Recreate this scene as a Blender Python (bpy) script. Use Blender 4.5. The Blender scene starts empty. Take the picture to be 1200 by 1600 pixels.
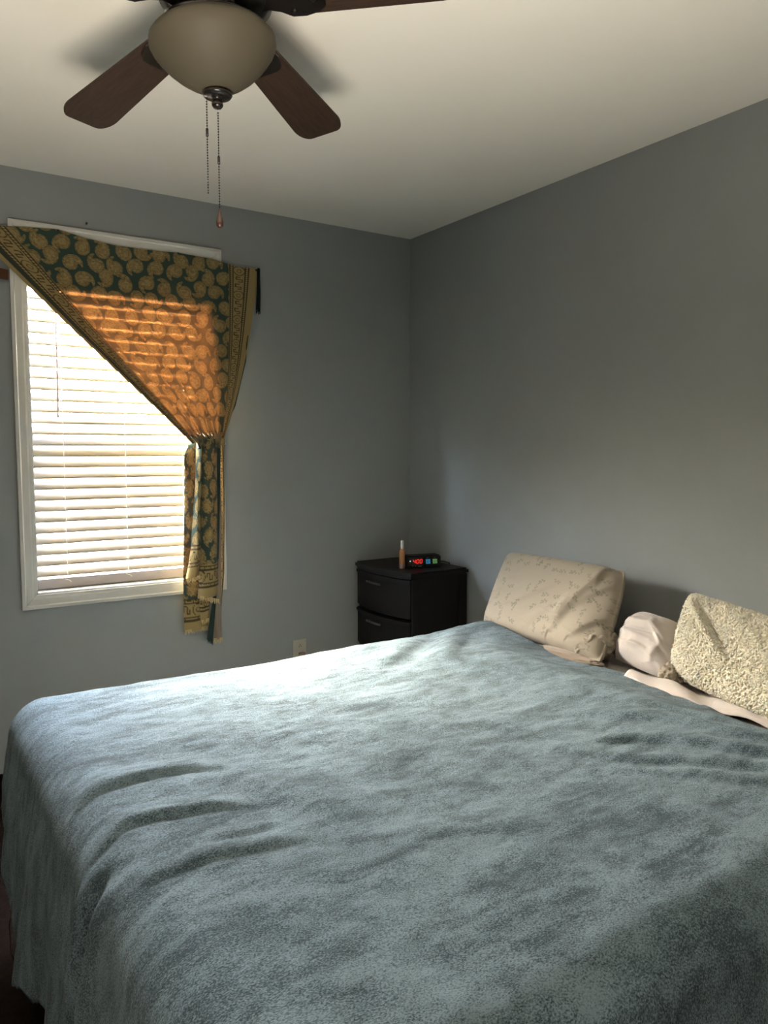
import bpy, bmesh, math, random
import numpy as np
from mathutils import Vector, Matrix, noise as mnoise

C = bpy.context.scene.collection
sc = bpy.context.scene
rnd = random.Random(4)
R = math.radians

# ------------------------------------------------------------------ camera
cam_d = bpy.data.cameras.new('camera')
cam = bpy.data.objects.new('camera', cam_d)
C.objects.link(cam)
cam.location = (-2.410, -3.4286, 1.33)
cam.rotation_euler = (R(90 - 4.657), 0, R(-33.2))
cam_d.sensor_fit = 'VERTICAL'
cam_d.sensor_height = 36.0
cam_d.lens = 36.0 * 1203 / 1600
cam_d.clip_start = 0.02
sc.camera = cam

# ------------------------------------------------------------------ world, sun, exposure
w = bpy.data.worlds.new('daylight')
sc.world = w
w.use_nodes = True
wn = w.node_tree
bg = wn.nodes['Background']
sky = wn.nodes.new('ShaderNodeTexSky')
sky.sky_type = 'NISHITA'
sky.sun_disc = False
sky.sun_elevation = R(38)
sky.sun_rotation = R(-20)
sky.air_density = 1.0
sky.dust_density = 4.0
wn.links.new(sky.outputs[0], bg.inputs['Color'])
bg.inputs['Strength'].default_value = 21.0

sun_d = bpy.data.lights.new('sun', 'SUN')
sun = bpy.data.objects.new('sun', sun_d)
C.objects.link(sun)
sun_d.energy = 10.0
sun_d.angle = R(3)
sun_d.color = (1.0, 0.87, 0.68)
sun.rotation_euler = Vector((0.04, -0.66, -0.95)).to_track_quat('-Z', 'Y').to_euler()

# portal: guides sky sampling through the window opening
po_d = bpy.data.lights.new('window_portal', 'AREA')
po_d.shape = 'RECTANGLE'
po_d.size = 0.80
po_d.size_y = 1.50
po_d.cycles.is_portal = True
po = bpy.data.objects.new('window_portal', po_d)
C.objects.link(po)
po.location = (-1.505, 0.175, 1.45)
po.rotation_euler = (R(-90), 0, 0)

# added fill, no real fixture: aimed up at the ceiling from behind the camera
ha_d = bpy.data.lights.new('added_ceiling_fill', 'AREA')
ha_d.shape = 'DISK'
ha_d.size = 1.3
ha_d.energy = 40.0
ha_d.color = (1.0, 0.915, 0.77)
ha_d.spread = R(100)
ha = bpy.data.objects.new('added_ceiling_fill', ha_d)
C.objects.link(ha)
ha.location = (-2.62, -3.60, 0.18)
ha.rotation_euler = Vector((0.06, 0.27, 1.0)).to_track_quat('-Z', 'Y').to_euler()

sc.view_settings.view_transform = 'Standard'
sc.view_settings.look = 'None'
sc.view_settings.gamma = 1.0
sc.view_settings.use_curve_mapping = False
sc.view_settings.exposure = 1.0
sc.cycles.max_bounces = 14
sc.cycles.diffuse_bounces = 8
sc.cycles.transparent_max_bounces = 24
sc.cycles.sample_clamp_indirect = 12.0
sc.cycles.use_denoising = True

# ------------------------------------------------------------------ helpers
def tag(o, label=None, cat=None, group=None, kind=None):
    if label: o['label'] = label
    if cat: o['category'] = cat
    if group: o['group'] = group
    if kind: o['kind'] = kind
    return o

def empty(name, loc, label, cat, group=None):
    o = bpy.data.objects.new(name, None)
    C.objects.link(o)
    o.location = loc
    o.empty_display_size = 0.05
    return tag(o, label, cat, group)

def adopt(o, parent):
    if parent is not None:
        o.parent = parent
        off = Vector(parent.location)
        q = parent.parent
        while q is not None:
            off += Vector(q.location)
            q = q.parent
        if parent.type != 'EMPTY':
            off = Vector((0, 0, 0))
            top = parent
            while top.parent is not None:
                top = top.parent
            # meshes carry their parent's inverse offset, so they sit in world space already
        o.matrix_parent_inverse = Matrix.Translation(-off)
    return o

def link(name, me, mat, parent=None, smooth=False):
    o = bpy.data.objects.new(name, me)
    C.objects.link(o)
    if mat is not None and len(me.materials) == 0:
        me.materials.append(mat)
    if smooth:
        me.polygons.foreach_set('use_smooth', [True] * len(me.polygons))
    return adopt(o, parent)

def from_bm(name, bm, mat, parent=None, smooth=False):
    me = bpy.data.meshes.new(name)
    bmesh.ops.recalc_face_normals(bm, faces=bm.faces)
    bm.to_mesh(me)
    bm.free()
    return link(name, me, mat, parent, smooth)

def pyd(name, verts, faces, mat, parent=None, smooth=True):
    me = bpy.data.meshes.new(name)
    me.from_pydata([tuple(map(float, v)) for v in verts], [], faces)
    me.update()
    return link(name, me, mat, parent, smooth)

def add_box(bm, lo, hi, bev=0.0, seg=2):
    vs = [bm.verts.new((x, y, z)) for x in (lo[0], hi[0]) for y in (lo[1], hi[1]) for z in (lo[2], hi[2])]
    fs = [(0, 1, 3, 2), (4, 6, 7, 5), (0, 4, 5, 1), (2, 3, 7, 6), (0, 2, 6, 4), (1, 5, 7, 3)]
    faces = [bm.faces.new([vs[i] for i in f]) for f in fs]
    if bev > 0:
        es = list({e for f in faces for e in f.edges})
        bmesh.ops.bevel(bm, geom=es, offset=bev, segments=seg, affect='EDGES', profile=0.5)

def box(name, lo, hi, mat, parent=None, bev=0.0, seg=2):
    bm = bmesh.new()
    add_box(bm, lo, hi, bev, seg)
    return from_bm(name, bm, mat, parent, smooth=False)

def add_lathe(bm, prof, cx=0, cy=0, n=40, cap=True):
    rings = []
    for r, z in prof:
        if r < 1e-6:
            rings.append([bm.verts.new((cx, cy, z))])
        else:
            rings.append([bm.verts.new((cx + r * math.cos(2 * math.pi * k / n), cy + r * math.sin(2 * math.pi * k / n), z)) for k in range(n)])
    for a, b in zip(rings, rings[1:]):
        if len(a) == 1 and len(b) == 1:
            continue
        for k in range(n):
            k2 = (k + 1) % n
            if len(a) == 1:
                bm.faces.new((a[0], b[k], b[k2]))
            elif len(b) == 1:
                bm.faces.new((a[k], b[0], a[k2]))
            else:
                bm.faces.new((a[k], b[k], b[k2], a[k2]))
    if cap:
        for rg in (rings[0], rings[-1]):
            if len(rg) > 1:
                bm.faces.new(rg)

def lathe(name, prof, c, mat, parent=None, n=40, cap=True):
    bm = bmesh.new()
    add_lathe(bm, prof, c[0], c[1], n, cap)
    return from_bm(name, bm, mat, parent, smooth=True)

def add_tube(bm, pts, r, n=8):
    pts = [Vector(p) for p in pts]
    rings = []
    for i, p in enumerate(pts):
        t = (pts[min(i + 1, len(pts) - 1)] - pts[max(i - 1, 0)]).normalized()
        a = t.cross(Vector((0, 0, 1)))
        if a.length < 1e-3:
            a = t.cross(Vector((1, 0, 0)))
        a.normalize()
        b = t.cross(a)
        rr = r[i] if isinstance(r, (list, tuple)) else r
        rings.append([bm.verts.new(p + rr * (a * math.cos(2 * math.pi * k / n) + b * math.sin(2 * math.pi * k / n))) for k in range(n)])
    for a, b in zip(rings, rings[1:]):
        for k in range(n):
            bm.faces.new((a[k], b[k], b[(k + 1) % n], a[(k + 1) % n]))
    bm.faces.new(rings[0])
    bm.faces.new(rings[-1])

def tube(name, pts, r, mat, parent=None, n=8):
    bm = bmesh.new()
    add_tube(bm, pts, r, n)
    return from_bm(name, bm, mat, parent, smooth=True)

def grid_faces(nu, nv):
    i = np.arange(nu - 1)[:, None] * nv + np.arange(nv - 1)[None, :]
    q = np.stack([i, i + nv, i + nv + 1, i + 1], -1).reshape(-1, 4)
    return q.tolist()

def setcol(me, name, arr):
    a = me.attributes.new(name, 'FLOAT_COLOR', 'POINT')
    out = np.ones((len(arr), 4), np.float32)
    out[:, :3] = arr
    a.data.foreach_set('color', out.ravel())

def hash2(ix, iy, seed):
    h = (ix.astype(np.int64) * 374761393 + iy.astype(np.int64) * 668265263 + seed * 974711) & 0xffffffff
    h = ((h ^ (h >> 13)) * 1274126177) & 0xffffffff
    h = h ^ (h >> 16)
    return (h & 0xffff) / 65535.0

def vnoise(x, y, seed=0):
    x = np.asarray(x, float); y = np.asarray(y, float)
    ix = np.floor(x); iy = np.floor(y)
    fx = x - ix; fy = y - iy
    fx = fx * fx * fx * (fx * (6 * fx - 15) + 10); fy = fy * fy * fy * (fy * (6 * fy - 15) + 10)
    ix = ix.astype(int); iy = iy.astype(int)
    a = hash2(ix, iy, seed); b = hash2(ix + 1, iy, seed)
    c = hash2(ix, iy + 1, seed); d = hash2(ix + 1, iy + 1, seed)
    return (a * (1 - fx) + b * fx) * (1 - fy) + (c * (1 - fx) + d * fx) * fy - 0.5

def fbm(x, y, seed=0, o=4):
    s = 0; a = 1.0
    for k in range(o):
        s = s + a * vnoise(x * 2 ** k + 17.3 * k, y * 2 ** k + 5.1 * k, seed + k)
        a *= 0.5
    return s

def sstep(a, b, x):
    t = np.clip((x - a) / (b - a), 0, 1)
    return t * t * (3 - 2 * t)

# ------------------------------------------------------------------ materials
def pmat(name, col, rough=0.6, metal=0.0, spec=0.5, sheen=0.0, bump=None, var=None, coat=0.0, emis=None, sheen_tint=None, sheen_rough=0.4):
    m = bpy.data.materials.new(name)
    m.use_nodes = True
    nt = m.node_tree
    b = nt.nodes['Principled BSDF']
    b.inputs['Base Color'].default_value = (*col, 1)
    b.inputs['Roughness'].default_value = rough
    b.inputs['Metallic'].default_value = metal
    b.inputs['Specular IOR Level'].default_value = spec
    b.inputs['Sheen Weight'].default_value = sheen
    b.inputs['Sheen Roughness'].default_value = sheen_rough
    if sheen_tint: b.inputs['Sheen Tint'].default_value = (*sheen_tint, 1)
    b.inputs['Coat Weight'].default_value = coat
    if emis:
        b.inputs['Emission Color'].default_value = (*emis[0], 1)
        b.inputs['Emission Strength'].default_value = emis[1]
    tc = nt.nodes.new('ShaderNodeTexCoord')
    if var:                                      # (scale, amount, (sx,sy,sz))
        mp = nt.nodes.new('ShaderNodeMapping')
        mp.inputs['Scale'].default_value = var[2] if len(var) > 2 else (1, 1, 1)
        if len(var) > 3: mp.inputs['Rotation'].default_value = var[3]
        nt.links.new(tc.outputs['Object'], mp.inputs[0])
        n = nt.nodes.new('ShaderNodeTexNoise')
        n.inputs['Scale'].default_value = var[0]
        n.inputs['Detail'].default_value = 6
        n.inputs['Roughness'].default_value = 0.6
        nt.links.new(mp.outputs[0], n.inputs['Vector'])
        r = nt.nodes.new('ShaderNodeMapRange')
        r.inputs['From Min'].default_value = 0.3
        r.inputs['From Max'].default_value = 0.7
        r.inputs['To Min'].default_value = 1 - var[1]
        r.inputs['To Max'].default_value = 1 + var[1]
        nt.links.new(n.outputs['Fac'], r.inputs['Value'])
        mx = nt.nodes.new('ShaderNodeVectorMath')
        mx.operation = 'SCALE'
        mx.inputs[0].default_value = col
        nt.links.new(r.outputs[0], mx.inputs['Scale'])
        nt.links.new(mx.outputs[0], b.inputs['Base Color'])
    if bump:                                     # list of (scale, strength, distance)
        prev = None
        for (s, st, di) in bump:
            n = nt.nodes.new('ShaderNodeTexNoise')
            n.inputs['Scale'].default_value = s
            n.inputs['Detail'].default_value = 4
            nt.links.new(tc.outputs['Object'], n.inputs['Vector'])
            bp = nt.nodes.new('ShaderNodeBump')
            bp.inputs['Strength'].default_value = st
            bp.inputs['Distance'].default_value = di
            nt.links.new(n.outputs['Fac'], bp.inputs['Height'])
            if prev: nt.links.new(prev.outputs[0], bp.inputs['Normal'])
            prev = bp
        nt.links.new(prev.outputs[0], b.inputs['Normal'])
    return m

def attr_mat(name, attr, rough=0.9, sheen=0.2, bump=None, thru=None, transl=0.0):
    m = bpy.data.materials.new(name)
    m.use_nodes = True
    nt = m.node_tree
    b = nt.nodes['Principled BSDF']
    b.inputs['Roughness'].default_value = rough
    b.inputs['Specular IOR Level'].default_value = 0.15
    b.inputs['Sheen Weight'].default_value = sheen
    a = nt.nodes.new('ShaderNodeAttribute')
    a.attribute_name = attr
    nt.links.new(a.outputs['Color'], b.inputs['Base Color'])
    if bump:
        tc = nt.nodes.new('ShaderNodeTexCoord')
        n = nt.nodes.new('ShaderNodeTexNoise')
        n.inputs['Scale'].default_value = bump[0]
        n.inputs['Detail'].default_value = 5
        nt.links.new(tc.outputs['Object'], n.inputs['Vector'])
        bp = nt.nodes.new('ShaderNodeBump')
        bp.inputs['Strength'].default_value = bump[1]
        bp.inputs['Distance'].default_value = bump[2]
        nt.links.new(n.outputs['Fac'], bp.inputs['Height'])
        nt.links.new(bp.outputs[0], b.inputs['Normal'])
    if thru:
        out = nt.nodes['Material Output']
        t = nt.nodes.new('ShaderNodeBsdfTransparent')
        ta = nt.nodes.new('ShaderNodeAttribute')
        ta.attribute_name = thru
        nt.links.new(ta.outputs['Color'], t.inputs['Color'])
        ad = nt.nodes.new('ShaderNodeAddShader')
        nt.links.new(b.outputs[0], ad.inputs[0])
        nt.links.new(t.outputs[0], ad.inputs[1])
        tl = nt.nodes.new('ShaderNodeBsdfTranslucent')
        k = nt.nodes.new('ShaderNodeVectorMath'); k.operation = 'SCALE'; k.inputs['Scale'].default_value = 1.5
        nt.links.new(ta.outputs['Color'], k.inputs[0])
        nt.links.new(k.outputs[0], tl.inputs['Color'])
        ad2 = nt.nodes.new('ShaderNodeAddShader')
        nt.links.new(ad.outputs[0], ad2.inputs[0])
        nt.links.new(tl.outputs[0], ad2.inputs[1])
        nt.links.new(ad2.outputs[0], out.inputs['Surface'])
    return m

def thin_glass(name, tint, gloss=0.06):
    m = bpy.data.materials.new(name)
    m.use_nodes = True
    nt = m.node_tree
    nt.nodes.remove(nt.nodes['Principled BSDF'])
    t = nt.nodes.new('ShaderNodeBsdfTransparent')
    t.inputs['Color'].default_value = (*tint, 1)
    g = nt.nodes.new('ShaderNodeBsdfGlossy')
    g.inputs['Roughness'].default_value = 0.02
    mx = nt.nodes.new('ShaderNodeMixShader')
    mx.inputs[0].default_value = gloss
    nt.links.new(t.outputs[0], mx.inputs[1])
    nt.links.new(g.outputs[0], mx.inputs[2])
    nt.links.new(mx.outputs[0], nt.nodes['Material Output'].inputs['Surface'])
    return m

def translucent(name, col, tcol, amt, rough=0.5, gloss=0.04):
    m = bpy.data.materials.new(name)
    m.use_nodes = True
    nt = m.node_tree
    b = nt.nodes['Principled BSDF']
    b.inputs['Base Color'].default_value = (*col, 1)
    b.inputs['Roughness'].default_value = rough
    b.inputs['Specular IOR Level'].default_value = 0.3
    tl = nt.nodes.new('ShaderNodeBsdfTranslucent')
    tl.inputs['Color'].default_value = (*tcol, 1)
    mx = nt.nodes.new('ShaderNodeMixShader')
    mx.inputs[0].default_value = amt
    nt.links.new(b.outputs[0], mx.inputs[1])
    nt.links.new(tl.outputs[0], mx.inputs[2])
    nt.links.new(mx.outputs[0], nt.nodes['Material Output'].inputs['Surface'])
    return m

WALLC = (0.250, 0.262, 0.262)
M_wall = pmat('slate_grey_paint', WALLC, 0.55, spec=0.35, bump=[(260, 0.12, 0.002), (9, 0.05, 0.01)], var=(3.5, 0.035))
M_ceil = pmat('ceiling_paint', (0.78, 0.75, 0.68), 0.9, spec=0.1, bump=[(180, 0.1, 0.002)], var=(1.6, 0.02))
M_trim = pmat('white_trim_paint', (0.54, 0.53, 0.49), 0.45, var=(14, 0.03))
M_floor = pmat('dark_carpet', (0.012, 0.008, 0.006), 1.0, spec=0.0, bump=[(600, 0.6, 0.006)], var=(50, 0.3))
M_ground = pmat('dry_ground', (0.42, 0.36, 0.29), 0.95, spec=0.05, var=(1.2, 0.15))
M_vinyl = pmat('white_vinyl', (0.75, 0.75, 0.73), 0.4)
M_slat = translucent('blind_slat_vinyl', (0.25, 0.215, 0.165), (0.85, 0.74, 0.56), 0.008)
M_rail = pmat('blind_rail_vinyl', (0.30, 0.26, 0.24), 0.45)
M_glass = thin_glass('window_glass', (0.93, 0.95, 0.94))
M_screen = thin_glass('insect_screen', (0.46, 0.46, 0.47), 0.0)
M_cord = pmat('white_cord', (0.7, 0.68, 0.62), 0.8)
M_wand = translucent('clear_wand', (0.45, 0.38, 0.36), (0.4, 0.34, 0.32), 0.3, 0.2)
M_bronze = pmat('dark_bronze', (0.018, 0.014, 0.012), 0.28, metal=0.6, spec=0.6, coat=0.3)
M_blade = pmat('dark_walnut', (0.030, 0.0165, 0.0105), 0.6, spec=0.2, var=(6, 0.35, (3, 22, 22)), bump=[(90, 0.1, 0.001)])
M_bowl = translucent('alabaster_glass', (0.085, 0.072, 0.050), (0.70, 0.63, 0.48), 0.24, 0.6)
M_knob = pmat('reddish_wood', (0.045, 0.016, 0.010), 0.35, coat=0.2, var=(60, 0.2))
M_black = pmat('black_weave_resin', (0.0075, 0.0062, 0.0056), 0.6, spec=0.14, bump=[(240, 0.5, 0.003)])
M_blackp = pmat('black_plastic', (0.0065, 0.0058, 0.0056), 0.5, spec=0.18)
M_handle = pmat('pewter_handle', (0.07, 0.07, 0.068), 0.35, metal=0.5)
M_sheet = pmat('white_sheet', (0.42, 0.38, 0.345), 0.9, spec=0.1, sheen=0.15, bump=[(18, 0.35, 0.02), (500, 0.1, 0.001)])
M_matt = pmat('mattress_ticking', (0.6, 0.56, 0.5), 0.9, spec=0.1)
M_taupe = pmat('taupe_cloth', (0.21, 0.165, 0.125), 0.95, spec=0.1, sheen=0.3, bump=[(200, 0.3, 0.003)])
M_sherpa = pmat('cream_sherpa', (0.66, 0.60, 0.48), 0.95, spec=0.05, sheen=0.2, bump=[(75, 0.5, 0.006), (320, 0.5, 0.003)])
for _m in (M_sherpa, M_sheet):
    _b = _m.node_tree.nodes['Principled BSDF']
    _b.inputs['Subsurface Weight'].default_value = 0.3
    _b.inputs['Subsurface Radius'].default_value = (0.02, 0.015, 0.01)
    _b.inputs['Subsurface Scale'].default_value = 0.5
M_plate = pmat('ivory_plastic', (0.38, 0.35, 0.29), 0.4)
M_dark = pmat('dark_slot', (0.006, 0.006, 0.006), 0.6)
M_green = pmat('dark_green_weave', (0.020, 0.034, 0.030), 0.95, spec=0.1, sheen=0.15, bump=[(700, 0.3, 0.002)])
M_tassel = pmat('black_green_yarn', (0.008, 0.014, 0.012), 0.95, spec=0.1, bump=[(300, 0.6, 0.004)])
M_fringe = pmat('tan_fringe_yarn', (0.50, 0.38, 0.19), 0.95, spec=0.1)
M_brown = pmat('brown_weave', (0.085, 0.038, 0.022), 0.9, spec=0.1)
M_metal = pmat('nickel', (0.5, 0.5, 0.48), 0.3, metal=1.0)
M_lint = pmat('pale_lint', (0.8, 0.8, 0.78), 0.9)
M_crumb = pmat('dark_crumb', (0.02, 0.016, 0.013), 0.9)
M_red = pmat('red_led', (0.05, 0, 0), 0.4, emis=((1.0, 0.03, 0.02), 0.6))
M_blue = pmat('blue_button', (0.02, 0.12, 0.26), 0.4, emis=((0.04, 0.22, 0.42), 0.30))
M_lime = pmat('green_button', (0.08, 0.18, 0.05), 0.4, emis=((0.14, 0.32, 0.10), 0.25))
M_white = pmat('white_print', (0.6, 0.6, 0.6), 0.5)
M_greyp = pmat('grey_print', (0.16, 0.16, 0.155), 0.5)
M_wled = pmat('white_led', (0.4, 0.4, 0.4), 0.5, emis=((0.9, 0.9, 0.85), 0.7))
M_amber = pmat('amber_liquid_bottle', (0.26, 0.10, 0.028), 0.15, coat=0.5, spec=0.6)
M_cap = pmat('silver_cap', (0.55, 0.55, 0.52), 0.3, metal=0.4)
M_thread = pmat('reddish_thread', (0.05, 0.028, 0.025), 0.9)

# blanket: plush with a nap, brushed lighter and darker
def blanket_material():
    m = pmat('teal_plush', (0.2, 0.27, 0.3), 0.85, spec=0.08, sheen=0.15, sheen_tint=(0.85, 0.93, 0.95), sheen_rough=0.35)
    nt = m.node_tree
    b = nt.nodes['Principled BSDF']
    tc = nt.nodes.new('ShaderNodeTexCoord')
    def nz(scale, sx, rot, det=5, rough=0.6, dist=0.0):
        mp = nt.nodes.new('ShaderNodeMapping')
        mp.inputs['Scale'].default_value = sx
        mp.inputs['Rotation'].default_value = (0, 0, rot)
        nt.links.new(tc.outputs['Object'], mp.inputs[0])
        n = nt.nodes.new('ShaderNodeTexNoise')
        n.inputs['Scale'].default_value = scale
        n.inputs['Detail'].default_value = det
        n.inputs['Roughness'].default_value = rough
        n.inputs['Distortion'].default_value = dist
        nt.links.new(mp.outputs[0], n.inputs['Vector'])
        return n
    n1 = nz(4.0, (1.0, 2.6, 1.0), 0.7, 7, 0.65, 0.6)
    n2 = nz(300, (1, 1.5, 1), 0.5, 2, 0.6)
    n3 = nz(14, (1, 2.2, 1), -0.2, 5, 0.7, 0.4)
    def add(a, k, c):
        ma = nt.nodes.new('ShaderNodeMath'); ma.operation = 'MULTIPLY_ADD'
        nt.links.new(a, ma.inputs[0]); ma.inputs[1].default_value = k
        if isinstance(c, float): ma.inputs[2].default_value = c
        else: nt.links.new(c, ma.inputs[2])
        return ma.outputs[0]
    s = add(n1.outputs['Fac'], 1.2, -1.45)
    s = add(n2.outputs['Fac'], 1.7, s)
    s = add(n3.outputs['Fac'], 1.0, s)
    rp = nt.nodes.new('ShaderNodeValToRGB')
    rp.color_ramp.elements[0].position = 0.26
    rp.color_ramp.elements[0].color = (0.038, 0.061, 0.075, 1)
    rp.color_ramp.elements[1].position = 0.76
    rp.color_ramp.elements[1].color = (0.192, 0.260, 0.306, 1)
    nt.links.new(s, rp.inputs[0])
    nt.links.new(rp.outputs[0], b.inputs['Base Color'])
    b1 = nt.nodes.new('ShaderNodeBump'); b1.inputs['Strength'].default_value = 0.9; b1.inputs['Distance'].default_value = 0.005
    nt.links.new(n2.outputs['Fac'], b1.inputs['Height'])
    b2 = nt.nodes.new('ShaderNodeBump'); b2.inputs['Strength'].default_value = 0.35; b2.inputs['Distance'].default_value = 0.012
    nt.links.new(n3.outputs['Fac'], b2.inputs['Height'])
    nt.links.new(b1.outputs[0], b2.inputs['Normal'])
    nt.links.new(b2.outputs[0], b.inputs['Normal'])
    return m
M_blanket = blanket_material()

# ------------------------------------------------------------------ room shell
H = 2.44
XL, YB = -5.00, -3.95  # unseen left wall set farther out to weaken its bounce on the blanket
WX0, WX1, WZ0, WZ1 = -1.890, -1.120, 0.727, 2.180       # window opening
def struct(o, label=None):
    return tag(o, label, kind='structure')

struct(box('floor', (XL - .1, YB - .1, -0.1), (0.1, 0.16, 0), M_floor))
struct(box('ceiling', (XL - .1, YB - .1, H), (0.1, 0.16, H + 0.1), M_ceil))
bm = bmesh.new()
T = 0.16
add_box(bm, (XL - .1, 0, 0), (WX0, T, H))
add_box(bm, (WX1, 0, 0), (0.1, T, H))
add_box(bm, (WX0, 0, 0), (WX1, T, WZ0))
add_box(bm, (WX0, 0, WZ1), (WX1, T, H))
bmesh.ops.remove_doubles(bm, verts=bm.verts, dist=1e-5)
struct(from_bm('wall_back', bm, M_wall))
struct(box('wall_right', (0, YB - .1, 0), (0.1, 0, H), M_wall))
struct(box('wall_front', (XL - .1, YB - .1, 0), (0.0, YB, H), M_wall))
struct(box('wall_left', (XL - .1, YB, 0), (XL, 0, H), M_wall))
struct(box('ground', (-14, 0.161, -0.62), (11, 22, -0.55), M_ground), 'dry bare ground outside the window')

# window: jamb, casing, two sashes, panes, insect screen
win = bpy.data.objects.new('window_1', None); C.objects.link(win)
win.location = (-1.505, 0, WZ0)
tag(win, kind='structure')
bm = bmesh.new()
add_box(bm, (WX0, 0.0, WZ0), (WX0 + .008, T, WZ1))
add_box(bm, (WX1 - .008, 0.0, WZ0), (WX1, T, WZ1))
add_box(bm, (WX0, 0.0, WZ0), (WX1, T, WZ0 + .008))
add_box(bm, (WX0, 0.0, WZ1 - .008), (WX1, T, WZ1))
from_bm('jamb', bm, M_trim, win)
CW = 0.0555
def casing(p0, p1, inward):                              # mitred moulding strip with a stepped profile
    prof = [(0.0, 0.0), (0.0, 0.019), (0.012, 0.021), (0.017, 0.016), (0.030, 0.014), (0.040, 0.0125), (0.047, 0.0095), (CW, 0.0085), (CW, 0.0)]
    p0 = Vector(p0); p1 = Vector(p1); inw = Vector(inward)
    d = (p1 - p0).normalized()
    bm = bmesh.new()
    rows = []
    for e, sgn in ((p0, 1), (p1, -1)):
        rows.append([bm.verts.new(e + inw * a + d * a * sgn + Vector((0, -b, 0))) for a, b in prof])
    for k in range(len(prof)):
        k2 = (k + 1) % len(prof)
        bm.faces.new((rows[0][k], rows[0][k2], rows[1][k2], rows[1][k]))
    bm.faces.new(rows[0]); bm.faces.new(rows[1])
    return from_bm('casing', bm, M_trim, win)
ox0, ox1, oz0, oz1 = WX0 - CW, WX1 + CW, WZ0 - CW, WZ1 + CW
g = 0.0006
casing((ox0, 0, oz0 + g), (ox0, 0, oz1 - g), (1, 0, 0))
casing((ox1, 0, oz0 + g), (ox1, 0, oz1 - g), (-1, 0, 0))
casing((ox0 + g, 0, oz0), (ox1 - g, 0, oz0), (0, 0, 1))
casing((ox0 + g, 0, oz1), (ox1 - g, 0, oz1), (0, 0, -1))
def sash(name, z0, z1, y0, y1, fw=0.035):
    bm = bmesh.new()
    x0, x1 = WX0 + .008, WX1 - .008
    add_box(bm, (x0, y0, z0), (x0 + fw, y1, z1))
    add_box(bm, (x1 - fw, y0, z0), (x1, y1, z1))
    add_box(bm, (x0 + fw, y0, z0), (x1 - fw, y1, z0 + fw))
    add_box(bm, (x0 + fw, y0, z1 - fw), (x1 - fw, y1, z1))
    s = from_bm(name, bm, M_vinyl, win)
    box('pane', (x0 + fw - .004, (y0 + y1) / 2 - .002, z0 + fw - .004), (x1 - fw + .004, (y0 + y1) / 2 + .002, z1 - fw + .004), M_glass, win)
    return s
sash('upper_sash', 1.425, WZ1 - .008, 0.134, 0.152, 0.022)
sash('lower_sash', WZ0 + .008, 1.435, 0.114, 0.132, 0.022)
me = bpy.data.meshes.new('insect_screen')
me.from_pydata([(WX0 + .01, .156, WZ0 + .01), (WX1 - .01, .156, WZ0 + .01), (WX1 - .01, .156, 1.43), (WX0 + .01, .156, 1.43)], [], [(0, 1, 2, 3)])
link('insect_screen', me, M_screen, win)

# ------------------------------------------------------------------ venetian blind
blind = empty('venetian_blind', (-1.505, 0.08, 2.17), 'white closed venetian blind glowing inside the window frame', 'blind')
BX0, BX1, BY = WX0 + .014, WX1 - .014, 0.080
box('headrail', (BX0, BY - .025, 2.115), (BX1, BY + .025, 2.171), M_vinyl, blind, .003)
box('valance', (BX0 - .003, 0.030, 1.990), (BX1 + .003, 0.042, 2.171), M_vinyl, blind, .003)
PITCH = 0.0463
slat_bm = bmesh.new()
SW, TILT = 0.0505, R(49)
rows = []
nsec = 8
for k in range(nsec + 1):
    a = (k / nsec - .5) * SW
    crown = 0.0032 * (1 - (2 * k / nsec - 1) ** 2)
    # inner edge low: direction across the slat runs from the room (low) to outside (high)
    yy = a * math.cos(TILT) - crown * math.sin(TILT)
    zz = a * math.sin(TILT) + crown * math.cos(TILT)
    rows.append((yy, zz))
vs = []
for off in (0, 1):
    for yy, zz in rows:
        oy = (0.0022 * math.sin(TILT)) * off; oz = -(0.0022 * math.cos(TILT)) * off
        vs.append([slat_bm.verts.new((x, yy + oy, zz + oz)) for x in (BX0, BX1)])
n1 = nsec + 1
for k in range(nsec):
    slat_bm.faces.new((vs[k][0], vs[k][1], vs[k + 1][1], vs[k + 1][0]))
    slat_bm.faces.new((vs[n1 + k][0], vs[n1 + k + 1][0], vs[n1 + k + 1][1], vs[n1 + k][1]))
slat_bm.faces.new((vs[0][0], vs[n1][0], vs[n1][1], vs[0][1]))
slat_bm.faces.new((vs[nsec][0], vs[nsec][1], vs[n1 + nsec][1], vs[n1 + nsec][0]))
me_slat = bpy.data.meshes.new('slat')
bmesh.ops.recalc_face_normals(slat_bm, faces=slat_bm.faces)
slat_bm.to_mesh(me_slat); slat_bm.free()
nsl = 0
zc = 0.790 + SW / 2 * math.sin(TILT)
while zc < 2.10:
    o = link('slat', me_slat, M_slat, blind, smooth=True)
    o.location = (0, BY, zc)
    zc += PITCH
    nsl += 1
box('bottom_rail', (BX0, BY - .024, 0.7365), (BX1, BY + .024, 0.782), M_rail, blind, .004)
for x in (-1.752, -1.495, -1.238):
    bm = bmesh.new()
    for yy in (BY - .019, BY + .019):
        add_tube(bm, [(x, yy, .75), (x, yy, 2.12)], .0011, 6)
    add_tube(bm, [(x + .012, BY - .025, .762), (x + .004, BY - .027, .770), (x - .014, BY - .026, .776)], .0016, 6)
    from_bm('ladder_cord', bm, M_cord, blind)
tube('tilt_wand', [(-1.772, 0.025, 2.03), (-1.7735, 0.024, 1.75), (-1.777, 0.022, 1.462)], .0042, M_wand, blind, 6)

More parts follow.
